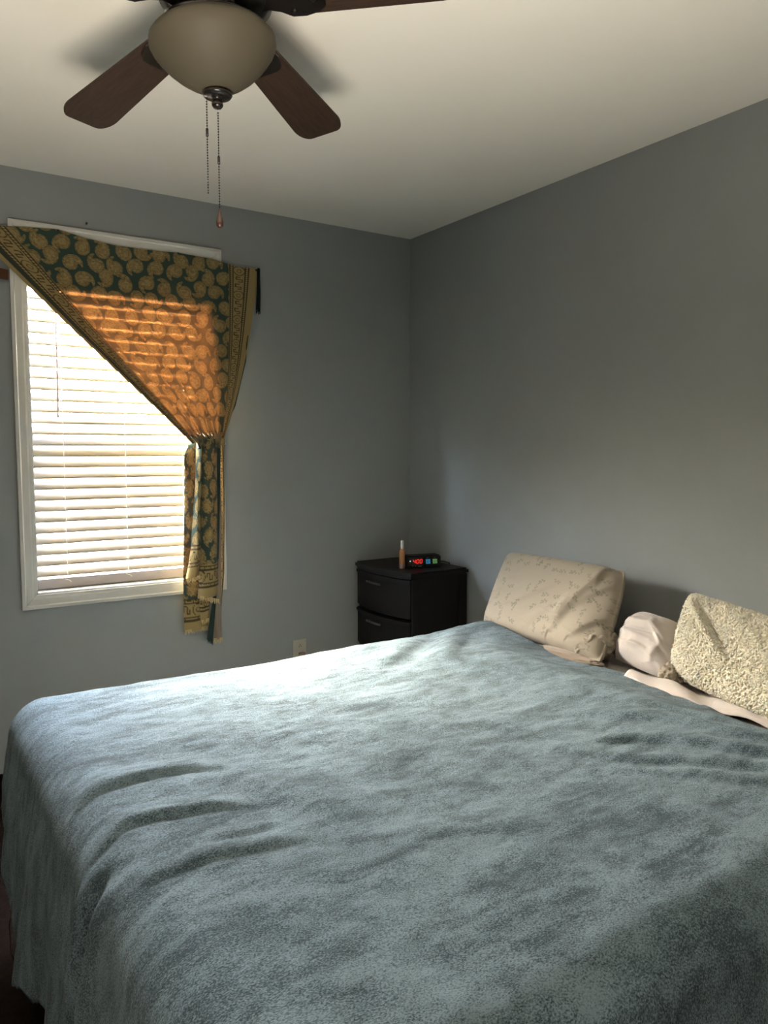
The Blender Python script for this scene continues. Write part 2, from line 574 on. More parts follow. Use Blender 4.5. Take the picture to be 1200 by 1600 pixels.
# ------------------------------------------------------------------ paisley curtain
TAN = np.array((0.270, 0.198, 0.085)); TAN2 = np.array((0.200, 0.140, 0.058))
GRN = np.array((0.030, 0.052, 0.040)); BRN = np.array((0.050, 0.036, 0.018))
def border(e, l):
    """e: distance from the cloth's edge (0..0.15), l: position along it. 1 = tan, 0 = dark"""
    m = np.ones_like(e)
    q = e - 0.045                                        # after the plain selvedge: 0..0.105
    inb = (q > 0) & (q < 0.105)
    lines = (np.abs(q - .004) < .0028) | (np.abs(q - .100) < .0032) | (np.abs(q - .0235) < .0018) | (np.abs(q - .0815) < .0018)
    for c in (.0135, .091):                              # two chains of beads
        lp = (l / .0125) % 1 - .5
        bead = np.sqrt((lp * .0125) ** 2 + (q - c) ** 2)
        lines = lines | ((np.abs(q - c) < .0072) & (bead > .0054))
    P = .155
    lm = (l % P) - P / 2
    rr = np.sqrt(lm ** 2 + (q - .0525) ** 2)
    mid = (np.abs(q - .0525) < .027)
    ring = mid & (((rr > .0255) & (rr < .0295)) | ((rr > .009) & (rr < .012) ))
    key = mid & (rr > .031)                              # stepped key between medallions
    kx = (q - .0525); ky = (np.abs(lm) - .054)
    s = np.where(lm > 0, 1, -1)
    k1 = (np.abs(ky) < .0026) & (kx * s > -.018) & (kx * s < .014)
    k2 = (np.abs(kx - .014 * s) < .0026) & (ky > -.016) & (ky < .0026)
    k3 = (np.abs(kx + .018 * s) < .0026) & (ky > -.002) & (ky < .018)
    k4 = (np.abs(ky - .016) < .0026) & (kx * s > -.018) & (kx * s < .004)
    k5 = (np.abs(ky + .014) < .0026) & (kx * s > -.006) & (kx * s < .014)
    lines = lines | ring | (key & (k1 | k2 | k3 | k4 | k5))
    m[inb & lines] = 0
    return m

def paisley(u, v):
    """signed field of hooked drops scattered on a staggered lattice; negative = inside"""
    SX, SY = 0.083, 0.066
    best = np.full_like(u, 9.0)
    j0 = np.floor(v / SY).astype(int)
    for dj in (-1, 0, 1, 2):
        j = j0 + dj
        sh = (j % 2) * 0.5
        i0 = np.floor(u / SX - sh).astype(int)
        for di in (-1, 0, 1, 2):
            i = i0 + di
            r1 = hash2(i, j, 3); r2 = hash2(i, j, 7); r3 = hash2(i, j, 11); r4 = hash2(i, j, 19)
            cx = (i + sh + 0.14 * (r1 - .5)) * SX
            cy = (j + 0.14 * (r2 - .5)) * SY
            th = 0.9 + 2.1 * np.floor(r3 * 3) + 0.5 * (r4 - .5)
            fl = np.where(r4 > .5, 1.0, -1.0)
            dx = u - cx; dy = (v - cy) * fl
            a = dx * np.cos(th) + dy * np.sin(th)
            b = -dx * np.sin(th) + dy * np.cos(th)
            d = np.full_like(u, 9.0)
            for k in range(8):
                f = k / 7
                ph = 2.75 * f
                px = -.010 + .0235 * math.sin(ph)
                py = -.011 + .0235 * (1 - math.cos(ph))
                d = np.minimum(d, np.sqrt((a - px) ** 2 + (b - py) ** 2) - (.0250 * (1 - f) ** 1.25 + .0044))
            best = np.minimum(best, d)
    return best

def cloth_colours(e, l, fu, fv, lx, lz):
    f = paisley(fu, fv)
    m = (f < 0).astype(float)
    outline = (np.abs(f + .0036) < .0011) | (np.abs(f + .011) < .0010)
    thread = 0.5 + 0.5 * np.sin(fv * 2 * np.pi / .0046 + 1.3 * np.sin(fu * 2 * np.pi / .0105))
    mott = 0.85 + 0.5 * vnoise(fu / .006, fv / .0045, 5) * 1.0
    fld = GRN[None] * (1 - m)[:, None] + TAN[None] * m[:, None]
    fld = np.where((outline & (m > 0))[:, None], TAN2[None] * .72, fld)
    fld = fld * np.where(m > 0, mott, 1.0)[:, None]
    b = border(e, l)
    bcol = BRN[None] * (1 - b)[:, None] + TAN[None] * .95 * b[:, None]
    isb = e < .15
    col = np.where(isb[:, None], bcol, fld)
    mt = np.where(m > 0, np.where(outline, .52, .82 + .55 * vnoise(fu / .005, fv / .004, 9)), .20 + .60 * (thread > .52))
    mt = np.where(isb, .25 + .15 * b, mt)
    return col, mt

THRU = np.array((0.0036, 0.00132, 0.00034))
M_curt = attr_mat('paisley_weave', 'weave', 0.95, 0.1, (900, 0.25, 0.0015), thru='see_through')

def lerp_poly(pts, s):
    pts = np.array(pts, float)
    d = np.r_[0, np.cumsum(np.linalg.norm(np.diff(pts[:, :2], axis=0), axis=1))]
    d /= d[-1]
    return np.stack([np.interp(s, d, pts[:, k]) for k in range(pts.shape[1])], -1)

curt = empty('paisley_curtain', (-1.50, -0.03, 2.19), 'green and tan paisley shawl pinned across the window as a tied curtain', 'curtain')
TOP = [(-2.105, 2.196), (-2.044, 2.199), (-1.977, 2.200), (-1.886, 2.209), (-1.763, 2.218), (-1.67, 2.202), (-1.543, 2.187), (-1.41, 2.187), (-1.27, 2.193), (-1.109, 2.187), (-0.987, 2.168), (-0.883, 2.170)]
NU, NV = 560, 440
s = np.linspace(0, 1, NU); t = np.linspace(0, 1, NV)
Tt = lerp_poly(TOP, s)
kx = -1.247 + 0.158 * s ** 0.9
kz = 1.352 + 0.030 * s + 0.012 * np.sin(np.pi * s)
S, Tm = np.meshgrid(s, t, indexing='ij')
X = Tt[:, 0:1] * (1 - Tm) + kx[:, None] * Tm
Z = Tt[:, 1:2] * (1 - Tm) + kz[:, None] * Tm
bow = np.sin(np.pi * Tm) ** 1.0
X += 0.030 * bow * sstep(.55, 1, S)
Z += -0.010 * bow * sstep(.5, 0, S)
X += 0.012 * bow * sstep(.5, 0, S)
Y = -0.026 - 0.055 * sstep(0.25, 1, Tm)
Y += -0.007 * np.sin(2 * np.pi * (S * 4.5 + .2)) * Tm ** 1.5 - 0.010 * np.sin(2 * np.pi * (S * 9 + .4)) * Tm ** 5
Y += 0.006 * fbm(X * 5, Z * 4, 41, 3) * (0.3 + Tm)
Y += -0.016 * np.exp(-((S - .012) / .03) ** 2) * (.3 + Tm)            # rolled diagonal hem
Y += -0.006 * np.exp(-((S - .075) / .02) ** 2)
L = 1.10
U = S * 1.222; V = Tm * L
e = np.minimum(U, 1.222 - U)
# field pattern follows the cloth: upright near the top, squeezed towards the tie
fu = (X + 3) * (1 - .35 * Tm) + (U - 1.222 + 2.1) * (.35 * Tm)
fv = (2.3 - Z)
col, mt = cloth_colours(e.ravel(), V.ravel() + .05, fu.ravel(), fv.ravel(), X.ravel(), Z.ravel())
dbl = sstep(.19, .10, U.ravel())                           # doubled-over hem lets no light through
mt = mt * (1 - .93 * dbl)
stripe = (np.abs(U.ravel() - .034) < .012)
col = np.where(stripe[:, None] & (dbl > .5)[:, None], np.array((.030, .040, .030))[None], col)
faces = grid_faces(NU, NV)
hole = np.argmin((X + 1.272) ** 2 + (Z - 1.589) ** 2)
hi, hj = divmod(int(hole), NV)
skip = {(hi + a) * (NV - 1) + hj + b for a in (-1, 0, 1) for b in (-1, 0, 1)}
faces = [f for k, f in enumerate(faces) if k not in skip]
o = pyd('drape', np.stack([X.ravel(), Y.ravel(), Z.ravel()], -1), faces, M_curt, curt)
setcol(o.data, 'weave', col)
setcol(o.data, 'see_through', mt[:, None] * THRU[None])

# hanging tail below the tie: overlapping folds
def strip(name, rows, y0, bulge, vend, mode='field', mat=None, du=0.0, na=26, nb=150, opa=0.22):
    """rows: (z, xleft, xright) from top to bottom; a fold that bulges into the room"""
    rows = np.array(rows, float)
    zt = np.linspace(rows[0, 0], rows[-1, 0], nb)
    xl = np.interp(-zt, -rows[:, 0], rows[:, 1]); xr = np.interp(-zt, -rows[:, 0], rows[:, 2])
    a = np.linspace(0, 1, na)
    A, B = np.meshgrid(a, np.arange(nb), indexing='ij')
    XX = xl[None] * (1 - A) + xr[None] * A
    ZZ = np.repeat(zt[None], na, 0) + 0.012 * (A - .5) * np.linspace(0, 1, nb)[None] ** 3
    YY = y0 - bulge * np.sin(np.pi * A) ** .8 + .002 * np.sin(9 * A + 14 * ZZ)
    u = A * 0.13 + du
    vb = zt[None] - rows[-1, 0] + 0 * A
    vv = np.where(vb < 0, 0, vb)
    if mode == 'end': ee = vv
    elif mode == 'side': ee = .048 + .10 * (1 - A) * 1.0
    else: ee = np.full_like(vv, 1.0)
    ll = u if mode == 'end' else ZZ
    if mode == 'side': ll = ZZ * 1.0
    c, mt = cloth_colours(ee.ravel(), (ll + .3).ravel(), (u + 3.1).ravel(), (ZZ * .9 + 2).ravel(), XX.ravel(), ZZ.ravel())
    ob = pyd(name, np.stack([XX.ravel(), YY.ravel(), ZZ.ravel()], -1), grid_faces(na, nb), mat or M_curt, curt)
    setcol(ob.data, 'weave', c)
    setcol(ob.data, 'see_through', (mt * opa)[:, None] * THRU[None])
    return ob

def fringe(x0, x1, z, y, ln, n, mat=M_fringe):
    bm = bmesh.new()
    for k in range(n):
        x = x0 + (x1 - x0) * (k + .5) / n
        zz = z[0] + (z[1] - z[0]) * (k + .5) / n
        add_tube(bm, [(x, y - .001, zz + .004), (x + rnd.uniform(-.002, .002), y - .003, zz - ln * .5), (x + rnd.uniform(-.004, .004), y - .002, zz - ln * rnd.uniform(.8, 1.15))], [.0018, .0016, .0008], 5)
    return from_bm('fringe', bm, mat, curt)

strip('tail_fold', [(1.380, -1.212, -1.190), (1.352, -1.246, -1.192), (1.30, -1.268, -1.193), (1.05, -1.272, -1.190), (.76, -1.284, -1.150), (.505, -1.284, -1.172)], -.050, .016, 0, 'end', du=.02, opa=.4)
fringe(-1.284, -1.176, (.508, .516), -.060, .020, 20)
strip('tail_fold', [(1.380, -1.205, -1.185), (1.352, -1.220, -1.190), (1.18, -1.228, -1.196), (.90, -1.252, -1.203), (.82, -1.266, -1.210), (.755, -1.281, -1.222)], -.072, .026, 0, 'end', du=.3, opa=.4)
fringe(-1.281, -1.222, (.750, .758), -.090, .018, 14)
strip('tail_fold', [(1.376, -1.200, -1.120), (1.18, -1.200, -1.126), (.93, -1.210, -1.130), (.72, -1.224, -1.128), (.66, -1.228, -1.132)], -.078, .034, 0, 'end', du=.55)
fringe(-1.226, -1.134, (.668, .642), -.102, .020, 22)
strip('tail_fold', [(.90, -1.215, -1.135), (.70, -1.218, -1.160), (.545, -1.212, -1.176)], -.066, .014, 0, 'end', du=.8)
fringe(-1.212, -1.174, (.548, .556), -.076, .018, 10)
strip('tail_fold', [(1.375, -1.150, -1.100), (.90, -1.148, -1.102), (.60, -1.148, -1.110), (.452, -1.153, -1.108)], -.058, .012, 0, 'plain', mat=M_taupe)
fringe(-1.153, -1.108, (.454, .454), -.068, .022, 12)
strip('tail_edge', [(1.40, -1.112, -1.066), (1.18, -1.110, -1.070), (.75, -1.122, -1.078), (.60, -1.118, -1.095), (.52, -1.118, -1.100)], -.026, .008, 0, 'side')
# dark reverse side of the cloth showing along the right and down the middle of the tail
def ribbon(name, left, right, y0, mat):
    n = 60
    lp = lerp_poly(left, np.linspace(0, 1, n)); rp = lerp_poly(right, np.linspace(0, 1, n))
    k = 7
    a = np.linspace(0, 1, k)[:, None]
    XX = lp[None, :, 0] * (1 - a) + rp[None, :, 0] * a
    ZZ = lp[None, :, 1] * (1 - a) + rp[None, :, 1] * a
    YY = y0 - .006 * np.sin(np.pi * a) + 0 * XX
    return pyd(name, np.stack([XX.ravel(), YY.ravel(), ZZ.ravel()], -1), grid_faces(k, n), mat, curt)
ribbon('reverse_side', [(-.946, 1.86), (-.985, 1.70), (-1.062, 1.50), (-1.128, 1.375)], [(-.944, 1.86), (-.956, 1.74), (-1.012, 1.53), (-1.098, 1.362)], -.030, M_green)
ribbon('reverse_side', [(1.0 * -1.130, 1.385), (-1.137, .90), (-1.146, .70), (-1.186, .46)], [(-1.102, 1.385), (-1.118, .90), (-1.132, .70), (-1.158, .44)], -.072, M_green)
fringe(-1.184, -1.160, (.458, .445), -.074, .016, 8, M_tassel)
# gathered knot at the tie
bm = bmesh.new()
for k in range(7):
    f = k / 6
    add_tube(bm, [(-1.240 + .13 * f, -.074, 1.392 + .008 * math.sin(3 * f)), (-1.215 + .095 * f, -.102 + .01 * abs(f - .5), 1.366), (-1.214 + .092 * f, -.094, 1.335)], [.008, .011, .008], 8)
ob = from_bm('gathered_tie', bm, M_curt, curt, smooth=True)
v = np.array([q.co[:] for q in ob.data.vertices])
c, mt = cloth_colours(np.full(len(v), 1.0), v[:, 2], v[:, 0] + 3, v[:, 2], None, None)
setcol(ob.data, 'weave', c * .9 + .01); setcol(ob.data, 'see_through', c * 0)
# tassel at the upper right corner, pins along the top, turned corner at the left
bm = bmesh.new()
add_lathe(bm, [(0, 2.174), (.0065, 2.170), (.008, 2.160), (.005, 2.152)], -.889, -.036, 12)
for k in range(14):
    a = k * 2.4
    r0 = .0045
    add_tube(bm, [(-.889 + r0 * math.cos(a), -.036 + r0 * math.sin(a), 2.156), (-.890 + 1.3 * r0 * math.cos(a), -.036 + 1.3 * r0 * math.sin(a), 2.07), (-.894 + 1.9 * r0 * math.cos(a), -.036 + 1.9 * r0 * math.sin(a), 1.972 + .012 * math.sin(5 * a))], [.0024, .0026, .0018], 5)
from_bm('tassel', bm, M_tassel, curt, smooth=True)
for x, z in ((-1.763, 2.212), (-1.27, 2.188), (-.90, 2.162), (-1.98, 2.19)):
    lathe('push_pin', [(0, z + .004), (.004, z + .003), (.0045, z), (.004, z - .003), (0, z - .004)], (x, -.034), M_dark, curt, 10)
ribbon('turned_corner', [(-2.10, 2.05), (-2.10, 2.00)], [(-1.950, 2.035), (-1.952, 1.995)], -.022, M_brown)

# ------------------------------------------------------------------ ceiling fan
FX, FY = -1.7454, -1.7368
fan = empty('ceiling_fan', (FX, FY, H), 'dark bronze five blade ceiling fan with a frosted glass bowl light', 'ceiling fan')
lathe('ceiling_canopy', [(0, H), (.075, H), (.078, H - .01), (.07, H - .035), (.05, H - .045), (0, H - .045)], (FX, FY), M_bronze, fan)
lathe('motor_housing', [(0, 2.405), (.06, 2.405), (.115, 2.395), (.128, 2.375), (.130, 2.335), (.120, 2.312), (.122, 2.306), (.100, 2.296), (.06, 2.290), (0, 2.290)], (FX, FY), M_bronze, fan, 56)
lathe('switch_housing', [(0, 2.292), (.062, 2.292), (.066, 2.280), (.060, 2.262), (.088, 2.256), (.118, 2.252), (.121, 2.244), (.116, 2.238), (0, 2.238)], (FX, FY), M_bronze, fan, 56)
for k in range(3):                                       # lamp sockets between housing and bowl
    a = R(20 + 120 * k)
    bm = bmesh.new()
    add_tube(bm, [(FX + .05 * math.cos(a), FY + .05 * math.sin(a), 2.262), (FX + .085 * math.cos(a), FY + .085 * math.sin(a), 2.268), (FX + .112 * math.cos(a), FY + .112 * math.sin(a), 2.262)], [.016, .019, .017], 14)
    from_bm('lamp_socket', bm, M_bronze, fan, smooth=True)
RB = 2.243
prof_o = [(0, -.124), (.022, -.122), (.045, -.114), (.068, -.102), (.088, -.088), (.106, -.072), (.121, -.055), (.132, -.040), (.1385, -.026), (.1375, -.014), (.131, -.006), (.122, 0)]
prof = [(r, RB + z) for r, z in prof_o] + [(max(r - .004, 0), RB + z + .004) for r, z in reversed(prof_o)]
gb = lathe('glass_bowl', prof, (FX, FY), M_bowl, fan, 72, cap=False)
tilt = Matrix.Translation((FX, FY, 2.13)) @ Matrix.Rotation(R(-4.5), 4, Vector((-.5476, -.8368, 0)) * -1) @ Matrix.Translation((-FX, -FY, -2.13))
gb.data.transform(tilt)                                   # the bowl hangs a little askew
fin = lathe('finial', [(0, 2.1175), (.031, 2.1175), (.033, 2.1145), (.030, 2.110), (.018, 2.108), (.010, 2.106), (.0095, 2.102), (.0125, 2.097), (.0125, 2.091), (.009, 2.086), (0, 2.083)], (FX, FY), M_bronze, fan, 36)
rx, ry = .8368, -.5476                                    # along the picture's width
def chain(x, y, z0, z1, zlink):
    bm = bmesh.new()
    z = z0; k = 0
    while z > z1:
        bmesh.ops.create_icosphere(bm, subdivisions=1, radius=.0021, matrix=Matrix.Translation((x, y, z)))
        z -= .0058
    add_tube(bm, [(x, y, z0), (x, y, z1)], .0006, 5)
    add_tube(bm, [(x, y, zlink + .008), (x, y, zlink - .008)], .0032, 8)
    return from_bm('pull_chain', bm, M_bronze, fan, smooth=True)
c1 = (FX - .024 * rx, FY - .024 * ry)
chain(c1[0], c1[1], 2.112, 1.902, 2.034)
chain(FX + .001, FY, 2.076, 1.862, 1.974)
lathe('chain_pull', [(0, 1.868), (.0028, 1.866), (.004, 1.860), (.0072, 1.846), (.0085, 1.838), (.0075, 1.831), (.004, 1.827), (0, 1.826)], (FX + .001, FY), M_knob, fan, 16)
# five blades with their irons
bm = bmesh.new()
out = []
x0, x1 = .155, .558
for k in range(13):
    f = k / 12
    x = x0 + (x1 - .055 - x0) * f
    out.append((x, .048 + .020 * f))
for k in range(1, 8):
    a = math.pi / 2 * (1 - k / 7)
    out.append((x1 - .055 + .055 * math.cos(a), .068 * (.55 + .45 * math.sin(a)) if k < 7 else .068 * .55))
pts = out + [(x, -y) for x, y in reversed(out)]
top = [bm.verts.new((x, y, .003)) for x, y in pts]
bot = [bm.verts.new((x, y, -.003)) for x, y in pts]
bm.faces.new(top); bm.faces.new(bot[::-1])
for k in range(len(pts)):
    k2 = (k + 1) % len(pts)
    bm.faces.new((top[k], bot[k], bot[k2], top[k2]))
bmesh.ops.recalc_face_normals(bm, faces=bm.faces)
me_blade = bpy.data.meshes.new('fan_blade'); bm.to_mesh(me_blade); bm.free()
bm = bmesh.new()
ir = [(.085, .020), (.115, .016), (.140, .026), (.165, .045), (.195, .048), (.225, .040), (.240, .026), (.226, .012), (.205, .008)]
pts = ir + [(x, -y) for x, y in reversed(ir)]
top = [bm.verts.new((x, y, -.004)) for x, y in pts]; bot = [bm.verts.new((x, y, -.012)) for x, y in pts]
for q in (top, bot):
    n = len(ir)
    for k in range(n - 1):
        bm.faces.new((q[k], q[k + 1], q[2 * n - 2 - k], q[2 * n - 1 - k]))
for k in range(len(pts)):
    k2 = (k + 1) % len(pts)
    bm.faces.new((top[k], bot[k], bot[k2], top[k2]))
for (x, y) in ((.17, .025), (.17, -.025), (.215, 0)):
    bmesh.ops.create_uvsphere(bm, u_segments=10, v_segments=6, radius=.006, matrix=Matrix.Translation((x, y, -.012)))
bmesh.ops.recalc_face_normals(bm, faces=bm.faces)
me_iron = bpy.data.meshes.new('blade_iron'); bm.to_mesh(me_iron); bm.free()
for k in range(5):
    wa = R(-2.5 + 72 * k - 33.2)
    b = link('fan_blade', me_blade, M_blade, fan)
    b.location = (FX, FY, 2.298); b.rotation_mode = 'ZYX'
    b.rotation_euler = (R(-11), 0, wa)
    i = link('blade_iron', me_iron, M_bronze, fan)
    i.location = (FX, FY, 2.300); i.rotation_mode = 'ZYX'
    i.rotation_euler = (R(-11), 0, wa)

# ------------------------------------------------------------------ nightstand
NX0, NX1, NY0, NY1, NZ = -.355, -.015, -.520, -.030, .752
ns = empty('nightstand', (-.185, -.275, 0), 'black woven-front drawer nightstand in the room corner', 'nightstand')
def bowed(name, z0, z1, y0, y1, xb, bow, xback, mat, parent, bev=.004, nx=14):
    """a slab whose front (towards -x) bulges outwards"""
    bm = bmesh.new()
    fr = []
    for k in range(nx + 1):
        f = k / nx
        y = y0 + (y1 - y0) * f
        fr.append((xb - bow * (1 - (2 * f - 1) ** 2), y))
    pts = fr + [(xback, y1), (xback, y0)]
    top = [bm.verts.new((x, y, z1)) for x, y in pts]; bt = [bm.verts.new((x, y, z0)) for x, y in pts]
    ft = bm.faces.new(top); fb = bm.faces.new(bt[::-1])
    for k in range(len(pts)):
        k2 = (k + 1) % len(pts)
        bm.faces.new((top[k], bt[k], bt[k2], top[k2]))
    bmesh.ops.bevel(bm, geom=list(ft.edges) + list(fb.edges), offset=bev, segments=2, affect='EDGES')
    return from_bm(name, bm, mat, parent)
bowed('top', NZ - .030, NZ, NY0 - .006, NY1 + .004, NX0 - .006, .040, NX1, M_blackp, ns, .008)
bm = bmesh.new()
add_box(bm, (NX0 + .012, NY0 + .004, .03), (NX1, NY0 + .016, NZ - .028), .003)
add_box(bm, (NX0 + .012, NY1 - .016, .03), (NX1, NY1 - .004, NZ - .028), .003)
add_box(bm, (NX1 - .012, NY0 + .01, .03), (NX1 - .002, NY1 - .01, NZ - .028))
for z in (.03, .145, .348, .548):
    add_box(bm, (NX0 + .012, NY0 + .01, z - .006), (NX1 - .01, NY1 - .01, z + .006))
from_bm('frame', bm, M_blackp, ns)
for (xa, xb_) in ((NX0 + .006, NX0 + .036), (NX1 - .05, NX1 - .006)):
    box('side_stile', (xa, NY0 - .002, .0), (xb_, NY0 + .006, NZ - .028), M_blackp, ns, .002)
for k in range(3):
    z1 = NZ - .034 - .201 * k
    z0 = z1 - .188
    d = bowed('drawer', z0, z1 - .018, NY0 + .010, NY1 - .008, NX0, .036, NX0 + .05, M_black, ns, .004)
    bowed('drawer_lip', z1 - .022, z1 - .002, NY0 + .006, NY1 - .006, NX0 - .006, .038, NX0 + .05, M_blackp, d, .004)
    zc_ = z1 - .032 if k == 0 else z1 - .030
    hpts = []
    for q in range(9):
        f = .34 + .26 * q / 8
        yy = NY1 + (NY0 - NY1) * f
        xx = NX0 - .036 * (1 - (2 * f - 1) ** 2) - .012
        hpts.append((xx, yy, zc_ - .012))
    bm = bmesh.new()
    add_tube(bm, hpts, .0055, 8)
    for q in (1, 7):
        add_tube(bm, [hpts[q], (hpts[q][0] + .018, hpts[q][1], hpts[q][2])], .004, 8)
    from_bm('drawer_handle', bm, M_handle, d, smooth=True)

# ------------------------------------------------------------------ alarm clock, bottle
ck_o = Vector((-.292, -.396, NZ)); ck_x = Vector((.189 * .97, -.047, 0)).normalized(); ck_n = Vector((ck_x.y, -ck_x.x, 0))
clock = empty('alarm_clock', tuple(ck_o + ck_x * .09), 'black digital alarm clock with a red display on the nightstand', 'alarm clock')
def ckp(a, b, d):                                          # a along the face, b up, d out of the face (face leans back)
    return ck_o + ck_x * a + Vector((0, 0, 1)) * b + ck_n * (d - b * .16)
CWD, CHT, CDP = .182, .060, .075
bm = bmesh.new()
vs = [bm.verts.new(ckp(a, b, d)) for a in (0, CWD) for b in (0.001, CHT) for d in (0, -CDP)]
for f in [(0, 1, 3, 2), (4, 6, 7, 5), (0, 4, 5, 1), (2, 3, 7, 6), (0, 2, 6, 4), (1, 5, 7, 3)]:
    bm.faces.new([vs[i] for i in f])
bmesh.ops.bevel(bm, geom=bm.edges[:], offset=.006, segments=3, affect='EDGES')
from_bm('clock_body', bm, M_blackp, clock)
def ckquad(name, quads, mat, d=.0006, th=.0008, parent=clock):
    bm = bmesh.new()
    for q in quads:
        lo = [bm.verts.new(ckp(a, b, d)) for a, b in q]; hi = [bm.verts.new(ckp(a, b, d + th)) for a, b in q]
        bm.faces.new(hi); bm.faces.new(lo[::-1])
        for k in range(len(q)):
            k2 = (k + 1) % len(q)
            bm.faces.new((lo[k], lo[k2], hi[k2], hi[k]))
    return from_bm(name, bm, mat, parent)
def rect(a, b, w_, h_): return [(a, b), (a + w_, b), (a + w_, b + h_), (a, b + h_)]
ckquad('display_window', [rect(.010, .014, .076, .038)], M_dark, .0002, .0005)
SEG = {'4': 'fgbc', '0': 'abcdef'}
def digit(ch, a0, b0, w_, h_, th):
    sl = .22
    def sk(q): return [(a + (b - b0) * sl, b) for a, b in q]
    hz = lambda b: rect(a0 + th * .6, b - th / 2, w_ - 1.2 * th, th)
    vt = lambda a, b: rect(a - th / 2, b + th * .35, th, h_ / 2 - .7 * th)
    m = {'a': hz(b0 + h_), 'g': hz(b0 + h_ / 2), 'd': hz(b0), 'f': vt(a0, b0 + h_ / 2), 'b': vt(a0 + w_, b0 + h_ / 2), 'e': vt(a0, b0), 'c': vt(a0 + w_, b0)}
    return [sk(m[c]) for c in SEG[ch]]
DW, DH, DT = .0105, .0185, .0030
for ch, a0 in (('4', .032), ('0', .050), ('0', .067)):
    ckquad('display_digit', digit(ch, a0, .024, DW, DH, DT), M_red, .0010)
ckquad('display_colon', [rect(.0463, .028, .0022, .0024), rect(.0480, .036, .0022, .0024)], M_red, .0010)
ckquad('indicator_light', [rect(.016, .034, .0038, .0038)], M_wled, .0010)
ckquad('face_label', [rect(.058, .0085, .020, .0036)], M_greyp, .0010)
ckquad('face_print', [rect(.0125, .0285, .007, .0010), rect(.028, .0105, .004, .004), rect(.040, .0115, .007, .0016)], M_greyp, .0010)
for a0, mt_ in ((.100, M_blue), (.136, M_lime)):
    bt = ckquad('button', [rect(a0, .020, .0225, .0215)], mt_, .0008, .002)
    ckquad('button_print', [rect(a0 + .004, .033, .009, .0018), rect(a0 + .004, .025, .0018, .008), rect(a0 + .011, .025, .0018, .006), rect(a0 + .004, .0245, .009, .0018), rect(a0 + .017, .030, .0025, .006)], M_dark, .0030, .0004, bt)
    ckquad('face_print', [rect(a0 + .005, .0485, .011, .0014)], M_greyp, .0010)
tube('power_cord', [tuple(ckp(.16, .012, -CDP)), (-.095, -.350, NZ + .006), (-.060, -.330, NZ + .014), (-.030, -.345, NZ + .010), (-.0125, -.37, NZ + .004), (-.0105, -.375, NZ - .05)], .003, M_blackp, clock, 8)

bottle = empty('amber_bottle', (-.304, -.372, NZ), 'slim amber bottle with a silver cap standing beside the alarm clock', 'bottle')
bx, by = -.304, -.372
lathe('glass_body', [(0, NZ), (.0135, NZ), (.0145, NZ + .003), (.0150, NZ + .025), (.0150, NZ + .078), (.0130, NZ + .088), (.0085, NZ + .095), (.0075, NZ + .099), (0, NZ + .099)], (bx, by), M_amber, bottle, 28)
lathe('bottle_base', [(.0153, NZ + .002), (.0156, NZ + .006), (.0156, NZ + .020), (.0153, NZ + .022)], (bx, by), pmat('smoky_base', (.20, .13, .09), .2, coat=.4), bottle, 28, cap=False)
lathe('cap', [(0, NZ + .097), (.0078, NZ + .097), (.0080, NZ + .100), (.0076, NZ + .134), (.0070, NZ + .137), (0, NZ + .137)], (bx, by), M_cap, bottle, 24)

# ------------------------------------------------------------------ outlet, plug, hook, nail on the window wall
outl = empty('wall_outlet', (-.6755, 0, .318), 'ivory duplex outlet plate low on the wall behind the bed', 'outlet')
box('cover_plate', (-.7130, -.006, .262), (-.6400, 0, .376), M_plate, outl, .003)
for zc_ in (.338, .298):
    bm = bmesh.new()
    ring = []
    for k in range(20):
        a = 2 * math.pi * k / 20
        ring.append((-.6765 + .0165 * math.cos(a), max(-.0125, min(.0125, .0165 * math.sin(a)))))
    a_ = [bm.verts.new((x, -.006, zc_ + z)) for x, z in ring]; b_ = [bm.verts.new((x, -.0085, zc_ + z)) for x, z in ring]
    bm.faces.new(b_)
    for k in range(20):
        bm.faces.new((a_[k], b_[k], b_[(k + 1) % 20], a_[(k + 1) % 20]))
    skt = from_bm('socket', bm, M_plate, outl)
    bm = bmesh.new()
    add_box(bm, (-.6835, -.0092, zc_ - .002), (-.6815, -.0084, zc_ + .006))
    add_box(bm, (-.6720, -.0092, zc_ - .001), (-.6700, -.0084, zc_ + .005))
    add_box(bm, (-.6790, -.0092, zc_ + .0085), (-.6745, -.0084, zc_ + .0125))
    from_bm('slot', bm, M_dark, skt)
plug = empty('power_plug', (-.673, -.01, .296), 'small dark plug pushed into the lower socket of the outlet', 'plug')
box('plug_body', (-.690, -.036, .284), (-.656, -.0093, .312), M_taupe, plug, .005)
tube('plug_cord', [(-.673, -.034, .29), (-.673, -.048, .27), (-.668, -.045, .18), (-.66, -.03, .03)], .0028, M_blackp, plug, 8)

hook = bmesh.new()
for k in range(16):
    a0, a1 = 2 * math.pi * k / 16, 2 * math.pi * (k + 1) / 16
add_tube(hook, [(-1.062 + .0065 * math.cos(2 * math.pi * k / 16), -.010, 1.358 + .0065 * math.sin(2 * math.pi * k / 16)) for k in range(17)], .0018, 6)
add_tube(hook, [(-1.062, 0, 1.3645), (-1.062, -.010, 1.3645)], .0018, 6)
tag(from_bm('eye_hook', hook, M_white, None, True), 'tiny white eye hook on the wall right of the curtain tie', 'hook')
nb_ = bmesh.new()
add_tube(nb_, [(-1.646, 0, 2.262), (-1.646, -.008, 2.264)], .0022, 8)
add_tube(nb_, [(-1.646, -.008, 2.264), (-1.646, -.010, 2.2645)], .0045, 10)
tag(from_bm('nail', nb_, M_dark, None), 'small dark nail in the wall just above the window casing', 'nail')

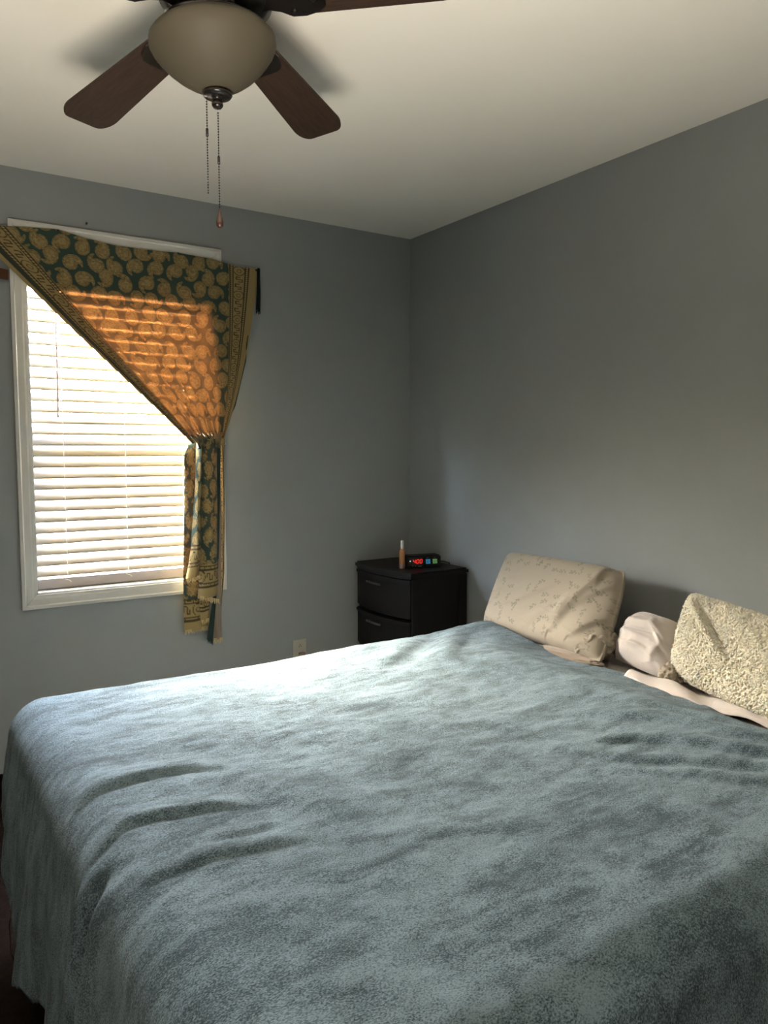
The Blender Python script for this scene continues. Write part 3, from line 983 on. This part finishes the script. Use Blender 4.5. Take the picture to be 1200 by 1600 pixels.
# ------------------------------------------------------------------ bed
bed = empty('bed', (-1.05, -1.9, 0), 'low bed with a white sheeted mattress under the teal blanket', 'bed')
MX0, MX1, MY0, MY1 = -2.045, -.025, -2.715, -1.075
box('box_spring', (MX0 + .01, MY0 + .01, .12), (MX1, MY1 - .01, .345), M_matt, bed, .03, 3)
mat_o = box('mattress', (MX0 + .02, MY0 + .02, .345), (MX1, MY1 - .02, .572), M_sheet, bed, .05, 4)
bm = bmesh.new()
for x in (MX0 + .06, MX1 - .06):
    for y in (MY0 + .06, MY1 - .06):
        pass
for x in (MX0 + .10, MX1 - .10):
    for y in (MY0 + .10, MY1 - .10):
        box('leg', (x - .03, y - .03, 0), (x + .03, y + .03, .12), M_blackp, bed, .004)
bm.free()

# --- blanket: top lumps and folds as a height field that rolls over three edges
TOPZ = 0.615
FOLDS = [  # polyline, height, far width, near width
    ([(-2.13, -1.83), (-2.06, -1.80), (-1.99, -1.785), (-1.87, -1.796), (-1.79, -1.86)], .014, .06, .011),
    ([(-1.79, -1.84), (-1.755, -1.95), (-1.70, -2.10), (-1.62, -2.2)], .009, .06, .04),
    ([(-2.14, -2.035), (-2.057, -1.985), (-1.984, -1.986), (-1.87, -2.01), (-1.80, -2.05)], .012, .04, .010),
    ([(-2.10, -2.19), (-1.968, -2.184), (-1.882, -2.207), (-1.76, -2.23)], .008, .035, .010),
    ([(-1.96, -2.13), (-1.888, -2.14), (-1.803, -2.14)], .006, .025, .010),
    ([(-1.94, -1.66), (-1.80, -1.68), (-1.62, -1.72)], .004, .08, .05),
    ([(-.93, -2.20), (-.85, -2.265), (-.79, -2.352), (-.70, -2.52), (-.66, -2.66)], .012, .035, .018),
    ([(-1.06, -2.235), (-.939, -2.345), (-.795, -2.512), (-.74, -2.62)], .010, .030, .016),
    ([(-.88, -2.02), (-.80, -2.10), (-.715, -2.206), (-.633, -2.417), (-.60, -2.6)], .011, .04, .022),
    ([(-.70, -2.02), (-.66, -2.12), (-.624, -2.237), (-.592, -2.394), (-.58, -2.6)], .010, .035, .02),
    ([(-1.10, -2.29), (-.958, -2.433), (-.858, -2.549), (-.80, -2.66)], .007, .025, .016),
    ([(-.99, -2.18), (-.90, -2.22), (-.86, -2.25)], .008, .02, .012),
    ([(-1.10, -1.36), (-.96, -1.28), (-.861, -1.215), (-.74, -1.12)], .017, .06, .036),
    ([(-.90, -1.46), (-.72, -1.29), (-.55, -1.12)], .015, .06, .036),
    ([(-1.45, -1.55), (-1.25, -1.62), (-1.05, -1.72)], .005, .07, .05),
    ([(-1.62, -2.32), (-1.48, -2.36), (-1.33, -2.42)], .005, .04, .03),
    ([(-1.55, -2.05), (-1.40, -2.00), (-1.2, -2.02)], .004, .05, .03),
    ([(-1.35, -1.85), (-1.1, -1.95), (-.9, -2.05)], .005, .06, .04),
]
def fold_height(x, y):
    h = np.zeros_like(x)
    for pts, A, wf, wn_ in FOLDS:
        P = np.array(pts)
        best = np.full(x.shape, 9.0); sgn = np.ones_like(x); tt = np.zeros_like(x)
        seg = np.linalg.norm(np.diff(P, axis=0), axis=1); tot = seg.sum(); acc = 0
        for k in range(len(P) - 1):
            a, b = P[k], P[k + 1]; d = b - a
            t_ = np.clip(((x - a[0]) * d[0] + (y - a[1]) * d[1]) / (d @ d), 0, 1)
            qx = x - (a[0] + t_ * d[0]); qy = y - (a[1] + t_ * d[1])
            ds = np.sqrt(qx ** 2 + qy ** 2)
            c = d[0] * qy - d[1] * qx                     # >0: left of the direction (far side when running +x)
            up = ds < best
            best = np.where(up, ds, best); sgn = np.where(up, c, sgn); tt = np.where(up, (acc + t_ * seg[k]) / tot, tt)
            acc += seg[k]
        wd = np.where(sgn > 0, wf, wn_)
        tap = np.clip(np.sin(np.pi * np.clip(tt, .02, .98)), 0, 1) ** .7
        h += A * np.exp(-(best / wd) ** 2) * tap
        h -= .35 * A * np.exp(-((best - wn_ * 2.0) / (wn_ * 1.1)) ** 2) * tap * (sgn <= 0)
    return h

def top_height(x, y):
    h = fold_height(x, y)
    h += .010 * fbm(x * 2.2, y * 2.2, 51, 2) + .0045 * fbm(x * 9 + .3 * y, y * 7, 61, 3)
    ca, sa = math.cos(.5), math.sin(.5)
    h += .0022 * fbm((x * ca + y * sa) * 14, (-x * sa + y * ca) * 40, 71, 2)
    h += .016 * np.exp(-((x + .70) / .16) ** 2) * sstep(-1.15, -1.5, y)         # lump before the head hem
    h += -.030 * sstep(-.66, -.42, x) * sstep(-1.25, -1.6, y)
    h += .022 * np.exp(-((x + .42) / .16) ** 2 - ((y + 1.12) / .14) ** 2)      # raised corner against the pillow
    return h

EX, EYF, EYN, RR = -2.042, -1.115, -2.690, .095
def hem_x(y):
    return np.interp(-y, [.9, 1.0, 1.21, 1.4, 1.515, 1.65, 1.86, 2.04, 2.22, 2.36, 2.6, 3.2], [-.36, -.38, -.392, -.402, -.405, -.375, -.372, -.415, -.475, -.50, -.53, -.56])
def prof(d):
    a = np.clip(d / RR, 0, math.pi / 2)
    rest = np.maximum(d - RR * math.pi / 2, 0)
    return RR * np.sin(a) + rest * .05, -RR * (1 - np.cos(a)) - rest * .998, rest
STEP = .0072
sx = np.arange(-.30, -2.042 - .68, -STEP)
ty = np.arange(-1.115 + .42, -2.69 - .62, -STEP)
Sx, Ty = np.meshgrid(sx, ty, indexing='ij')
hx = hem_x(Ty)
frac = np.clip((Sx - sx[-1]) / (sx[0] - sx[-1]), 0, 1)
Sx = Sx + (hx - sx[0]) * sstep(-1.3, -.30, Sx)             # head hem follows its own line
ex = np.maximum(EX - Sx, 0); ef = np.maximum(Ty - EYF, 0); en = np.maximum(EYN - Ty, 0)
ey = ef + en
d = np.sqrt(ex ** 2 + ey ** 2) + 1e-9
hxp, zd, rest = prof(d)
bx_ = np.maximum(Sx, EX); by_ = np.clip(Ty, EYN, EYF)
dx = -ex / d; dy = np.where(ef > 0, ef, -en) / d
# drop folds, growing with depth
along = np.where(ex > ey, Ty, Sx)
rip = np.sin(along * 19 + 2.2 * vnoise(along * 3, d * 2, 81)) * .5 + vnoise(along * 11, d * 1.2, 83)
hxp = hxp + rest * 0.075 * rip * np.clip(rest * 4, 0, 1) + .016 * np.clip(rest * 8, 0, 1)
crease = np.exp(-((Ty + 2.10) / .020) ** 2) - .8 * np.exp(-((Ty + 2.06) / .022) ** 2) - .7 * np.exp(-((Ty + 2.145) / .022) ** 2)
hxp -= .022 * crease * sstep(.03, .16, ex) * (ex > ey)
Xb = bx_ + dx * hxp; Yb = by_ + dy * hxp
hh = top_height(Sx, Ty)
wtop = np.exp(-(np.maximum(d - .04, 0) / .10) ** 2)
Zb = TOPZ + zd + hh * wtop
nrm = (hh * (1 - wtop)) * .8
Xb += dx * nrm * 1.0; Yb += dy * nrm
# hem: how far down each direction hangs
foot = np.interp(-Ty, [1.1, 1.3, 1.40, 1.8, 2.2, 2.9], [.36, .50, .60, .53, .52, .50])
side_far, side_near = .36, .56
lim = np.where(ex > ey, foot, np.where(ef > 0, side_far, side_near))
keep = (d < lim + .004 * np.sin(along * 60)) | ((ex == 0) & (ey == 0))
nu, nv = Sx.shape
kf = keep[:-1, :-1] & keep[1:, :-1] & keep[1:, 1:] & keep[:-1, 1:]
idx = np.arange(nu * nv).reshape(nu, nv)
q = np.stack([idx[:-1, :-1], idx[:-1, 1:], idx[1:, 1:], idx[1:, :-1]], -1)[kf]
used = np.unique(q)
remap = np.full(nu * nv, -1); remap[used] = np.arange(len(used))
pts = np.stack([Xb.ravel(), Yb.ravel(), np.maximum(Zb.ravel(), .012)], -1)[used]
blk = pyd('blanket', pts, remap[q].tolist(), M_blanket, None)
tag(blk, 'teal plush blanket spread over the whole bed', 'blanket')
so = blk.modifiers.new('thickness', 'SOLIDIFY'); so.thickness = .007; so.offset = -1
tube('loose_thread', [(-2.170, -1.33, .20), (-2.185, -1.34, .12), (-2.186, -1.36, .06), (-2.176, -1.37, .02)], .002, M_thread, blk, 6)
tube('loose_thread', [(-2.168, -1.39, .085), (-2.178, -1.39, .06), (-2.180, -1.385, .04)], .0018, M_thread, blk, 6)

def surf_z(x, y):
    return TOPZ + float(top_height(np.array([x]), np.array([y]))[0])
# lint specks: nobody could count them
bm = bmesh.new()
for k in range(900):
    x = rnd.uniform(-2.0, -.6); y = -1.2 - 1.45 * rnd.random() ** .6
    r = rnd.choice((.0010, .0013, .0016, .0021)) * (1.0 if rnd.random() > .05 else 1.8)
    bmesh.ops.create_icosphere(bm, subdivisions=1, radius=r, matrix=Matrix.Translation((x, y, surf_z(x, y) + r * .4)) @ Matrix.Rotation(rnd.random() * 3, 4, 'Z') @ Matrix.Diagonal((1.6, .8, .6, 1)))
tag(from_bm('lint', bm, M_lint, None), 'pale lint specks clinging to the blanket', 'lint', kind='stuff')
for (x, y, r, lb) in ((-1.939, -2.266, .0042, 'dark crumb left of centre on the blanket near the foot folds'),
                  (-1.894, -2.543, .0050, 'dark elongated crumb on the blanket nearest the camera'),
                  (-1.493, -2.314, .0030, 'tiny dark crumb near the middle of the blanket')):
    bm = bmesh.new()
    bmesh.ops.create_icosphere(bm, subdivisions=2, radius=r, matrix=Matrix.Translation((x, y, surf_z(x, y) + r * .5)) @ Matrix.Diagonal((.8, 1.5, .7, 1)))
    for v in bm.verts: v.co += Vector(mnoise.noise_vector(v.co * 400)) * r * .35
    tag(from_bm('crumb', bm, M_crumb, None), lb, 'crumb')

# ------------------------------------------------------------------ pillows
def pillow(name, o, ux, vy, wn_, hn, th, mat, ex_=6, nu=150, nv=110, disp=None, colfn=None, parent=None, taper=0.0):
    """o: lower edge centre; ux across, vy up the face; the normal points into the room"""
    ux = Vector(ux).normalized(); vy = Vector(vy).normalized(); nn = ux.cross(vy)
    ux_, vy_, nn_ = np.array(ux), np.array(vy), np.array(nn); o = np.array(o)
    u = np.linspace(-1, 1, nu); v = np.linspace(-1, 1, nv)
    U, V = np.meshgrid(u, v, indexing='ij')
    base = np.clip((1 - np.abs(U) ** ex_) * (1 - np.abs(V) ** ex_), 0, 1) ** .5
    allv = []; cols = []
    for sgn in (1, -1):
        t_ = base * th / 2
        if disp is not None and sgn > 0:
            t_ = t_ + disp(U, V) * np.clip(base * 3, 0, 1)
        pin = 1 - .035 * (U ** 2) * (V ** 2)
        A = U * wn_ / 2 * (1 - taper * np.clip(V, 0, 1) ** 1.3) * pin; B = (V + 1) * hn / 2 * 1.0
        Pq = o[None, None] + A[..., None] * ux_ + B[..., None] * vy_ + (sgn * t_)[..., None] * nn_
        allv.append(Pq.reshape(-1, 3))
        if colfn is not None: cols.append(colfn(A.ravel(), B.ravel()))
    f = grid_faces(nu, nv)
    n = nu * nv
    f2 = [(a + n, d_ + n, c_ + n, b_ + n) for a, b_, c_, d_ in f]
    me = bpy.data.meshes.new(name)
    me.from_pydata(np.vstack(allv).tolist(), [], f + f2)
    me.update()
    if colfn is not None: setcol(me, 'print', np.vstack(cols))
    bm = bmesh.new(); bm.from_mesh(me)
    bmesh.ops.remove_doubles(bm, verts=bm.verts, dist=1e-5)
    bmesh.ops.recalc_face_normals(bm, faces=bm.faces)
    bm.to_mesh(me); bm.free()
    return link(name, me, mat, parent, smooth=True)

CREAM = np.array((0.28, 0.238, 0.185))
def sprigs(a, b):
    """scattered sprigs: curved stems with small leaves"""
    val = np.zeros_like(a)
    P = .056
    for di in (-1, 0, 1):
        for dj in (-1, 0, 1):
            i = np.floor(a / P).astype(int) + di; j = np.floor(b / P).astype(int) + dj
            r1, r2, r3, r4 = hash2(i, j, 31), hash2(i, j, 32), hash2(i, j, 33), hash2(i, j, 34)
            cx = (i + .2 + .6 * r1) * P; cy = (j + .2 + .6 * r2) * P
            th = 6.28 * r3
            x = (a - cx) * np.cos(th) + (b - cy) * np.sin(th); y = -(a - cx) * np.sin(th) + (b - cy) * np.cos(th)
            stem = (np.abs(y - 14 * x * x) < .0007) & (np.abs(x) < .016)
            lf = np.zeros_like(stem)
            for (lx, ly, an) in ((-.014, .006, .8), (-.005, -.004, -.7), (.005, .006, .6), (.012, -.003, -.4), (.017, .006, .4)):
                p = (x - lx) * np.cos(an) + (y - ly) * np.sin(an); q_ = -(x - lx) * np.sin(an) + (y - ly) * np.cos(an)
                lf = lf | ((p / .0062) ** 2 + (q_ / .0032) ** 2 < 1)
            on = (r4 > .22)
            val = np.maximum(val, np.where(on & (stem | lf), .55 + .4 * r1, 0))
    return CREAM[None] * (1 - val)[:, None] + np.array((.16, .15, .11))[None] * val[:, None]
M_print = attr_mat('sprig_print_cotton', 'print', .9, .1, (40, .12, .008))

def ridge(U, V, a, b, w1, w2, A):
    """crease from a to b in face coordinates"""
    a = np.array(a); b = np.array(b); d_ = b - a
    t_ = np.clip(((U - a[0]) * d_[0] + (V - a[1]) * d_[1]) / (d_ @ d_), 0, 1)
    qx = U - a[0] - t_ * d_[0]; qy = V - a[1] - t_ * d_[1]
    ds = np.hypot(qx, qy); c_ = d_[0] * qy - d_[1] * qx
    return A * np.exp(-(ds / np.where(c_ > 0, w1, w2)) ** 2) * np.sin(np.pi * np.clip(t_, .06, .94)) ** .5

def p1_disp(U, V):
    z = .004 * fbm(U * 1.5, V * 1.5, 91, 3)
    z += ridge(U, V, (.82, .85), (.30, -.75), .05, .22, .016)
    z += ridge(U, V, (.95, .62), (.55, -.1), .05, .12, .010)
    z += ridge(U, V, (.98, -.1), (.62, -.75), .04, .16, .014)
    z += ridge(U, V, (.80, .9), (.74, .35), .03, .06, .009)
    z += ridge(U, V, (.46, .0), (.38, -.45), .04, .08, .008)
    z += ridge(U, V, (.10, .25), (-.45, -.35), .08, .14, .004)
    z += ridge(U, V, (.15, -.35), (-.1, -.8), .06, .12, .006)
    z -= .020 * sstep(.55, 1.0, U)
    return z
p1u = Vector((-.06, -.60, .014)); p1v = Vector((.255, .105, .30))
p1 = pillow('pillow', (-.345, -1.333, .598), p1u, p1v, .705, .378, .115, M_print, 9, 240, 170, p1_disp, sprigs)
tag(p1, 'cream pillow with a small sprig print leaning on the wall beside the nightstand', 'pillow')
# loose end of the pillowcase bunched at the lower right corner
def crumple(name, c, rad, mat, seed, amp=.2, sub=5, rot=0.0, flat=.0, parent=None, colfn=None, fr=2.2):
    bm = bmesh.new()
    bmesh.ops.create_icosphere(bm, subdivisions=sub, radius=1.0)
    rm = Matrix.Rotation(rot, 3, 'Z')
    for v in bm.verts:
        p = v.co.copy()
        n0 = mnoise.noise(p * fr + Vector((seed, 0, 0)))
        n1_ = 1 - 2 * abs(mnoise.noise(p * fr * 1.1 + Vector((0, seed, 3)) + Vector((0, 0, n0))))
        n2_ = 1 - 2 * abs(mnoise.noise(p * fr * 2.3 + Vector((seed, 3, seed))))
        k = 1 + amp * (.5 * n0 + .55 * max(n1_, -.3) + .22 * n2_)
        q_ = Vector((p.x * rad[0], p.y * rad[1], p.z * rad[2])) * k
        q_ = rm @ q_
        w_ = Vector(c) + q_
        v.co = w_ if w_.z > flat else Vector((w_.x, w_.y, flat + (w_.z - flat) * .05))
    ob = from_bm(name, bm, mat, parent, smooth=True)
    if colfn is not None:
        vv = np.array([v.co[:] for v in ob.data.vertices])
        setcol(ob.data, 'print', colfn(vv[:, 1] + .3 * vv[:, 0], vv[:, 2]))
    return ob
crumple('pillowcase_end', (-.300, -1.585, .640), (.070, .070, .050), M_print, 2.3, .35, 5, .3, .590, p1, sprigs)

def wp_disp(U, V):
    z = .010 * fbm(U * 1.5, V * 1.6, 171, 3)
    z += ridge(U, V, (-.9, .30), (-.1, .62), .05, .12, .007)
    z += ridge(U, V, (-.75, -.45), (.25, -.40), .05, .10, .007)
    z -= ridge(U, V, (-.6, .08), (.5, .18), .05, .05, .007)
    z += ridge(U, V, (.35, .35), (.95, -.35), .05, .09, .008)
    z += ridge(U, V, (-.95, -.05), (.35, -.12), .10, .20, .010)
    z += ridge(U, V, (-.55, .35), (.70, .55), .10, .22, .012)
    z += ridge(U, V, (.10, .75), (.85, .05), .12, .18, .010)
    z += ridge(U, V, (.80, .25), (.45, -.75), .10, .16, .011)
    z += ridge(U, V, (-.2, -.35), (.5, -.6), .09, .14, .006)
    return z
wp = pillow('white_pillow', (-.305, -1.790, .594), (-.10, -.60, -.02), (.20, .045, .25), .275, .205, .150, M_sheet, 2.6, 120, 100, wp_disp, taper=.42)
tag(wp, 'crumpled white pillow between the sprig pillow and the fleece pillow', 'pillow')
gf = crumple('ruffled_cloth', (-.325, -1.915, .606), (.030, .032, .036), M_print, 4.1, .4, 5, 0, .588, None, sprigs, 3.0)
tag(gf, 'ruffled sprig printed cloth tucked between the white and the fleece pillow', 'cloth')

def fleece_disp(U, V):
    sh = U.shape
    z = .010 * fbm(U * 2.2, V * 2.0, 131, 3)
    z += ridge(U, V, (-.80, .75), (-.25, -.25), .10, .035, .030)
    z -= ridge(U, V, (-.70, .72), (-.18, -.22), .05, .05, .022)
    z += ridge(U, V, (-.3, .7), (.35, .1), .16, .10, .018)
    return z
fp = pillow('fleece_pillow', (-.385, -2.228, .590), (-.165, -.62, -.030), (.150, .040, .225), .680, .290, .150, M_sherpa, 6, 300, 190, fleece_disp)
tag(fp, 'fluffy cream fleece pillow at the right edge against the wall', 'pillow')
# the curled pile: small tufts all over the fleece, one part
bm = bmesh.new()
bmesh.ops.create_icosphere(bm, subdivisions=1, radius=1.0)
tv = np.array([v.co[:] for v in bm.verts]); tf = np.array([[v.index for v in f.verts] for f in bm.faces]); bm.free()
me_f = fp.data
fv_ = np.array([v.co[:] for v in me_f.vertices]); fn_ = np.array([v.normal[:] for v in me_f.vertices])
rs = np.random.RandomState(8)
NT = 24000
area = np.array([p.area for p in me_f.polygons]); cen = np.array([p.center[:] for p in me_f.polygons]); nor = np.array([p.normal[:] for p in me_f.polygons])
pick = rs.choice(len(area), NT, p=area / area.sum())
rad_ = rs.uniform(.0026, .0046, NT)
sq = rs.uniform(.65, 1.25, (NT, 1, 3))
q1 = rs.randn(NT, 3, 3)
qq = np.linalg.qr(q1)[0]
loc = cen[pick] + nor[pick] * (rs.uniform(.0, .0024, NT))[:, None] + rs.uniform(-.0015, .0015, (NT, 3))
vv = np.einsum('nij,nkj->nki', qq, tv[None] * sq * rad_[:, None, None]) + loc[:, None, :]
ff = (tf[None] + (np.arange(NT) * len(tv))[:, None, None]).reshape(-1, 3)
me_t = bpy.data.meshes.new('curled_pile')
me_t.from_pydata(vv.reshape(-1, 3).tolist(), [], ff.tolist()); me_t.update()
tag(link('curled_pile', me_t, M_sherpa, fp, smooth=True), kind='stuff')

# folded taupe cloth and the sheet edge showing at the head hem
bm = bmesh.new()
tc_ = crumple('taupe_cloth', (-.380, -1.52, .596), (.040, .15, .015), M_taupe, 5.5, .15, 5, .06, .588)
tag(tc_, 'folded taupe cloth peeking out under the sprig pillow', 'cloth')
n = 70; k = 16
a = np.linspace(0, 1, k)[:, None]; b = np.linspace(0, 1, n)[None]
ys = -1.80 - .75 * b + 0 * a
xs = (-.375 - .085 * b) + (a - .5) * (.075 + .02 * np.sin(7 * b))
zs = .592 + .020 * np.sin(np.pi * a) * (.7 + .3 * np.sin(11 * b)) + .006 * np.sin(23 * b + 4 * a)
sh = pyd('folded_sheet', np.stack([xs.ravel(), ys.ravel(), zs.ravel()], -1), [f[::-1] for f in grid_faces(k, n)], M_sheet, None)
tag(sh, 'folded edge of a white sheet between blanket and fleece pillow', 'sheet')
so = sh.modifiers.new('thickness', 'SOLIDIFY'); so.thickness = .004
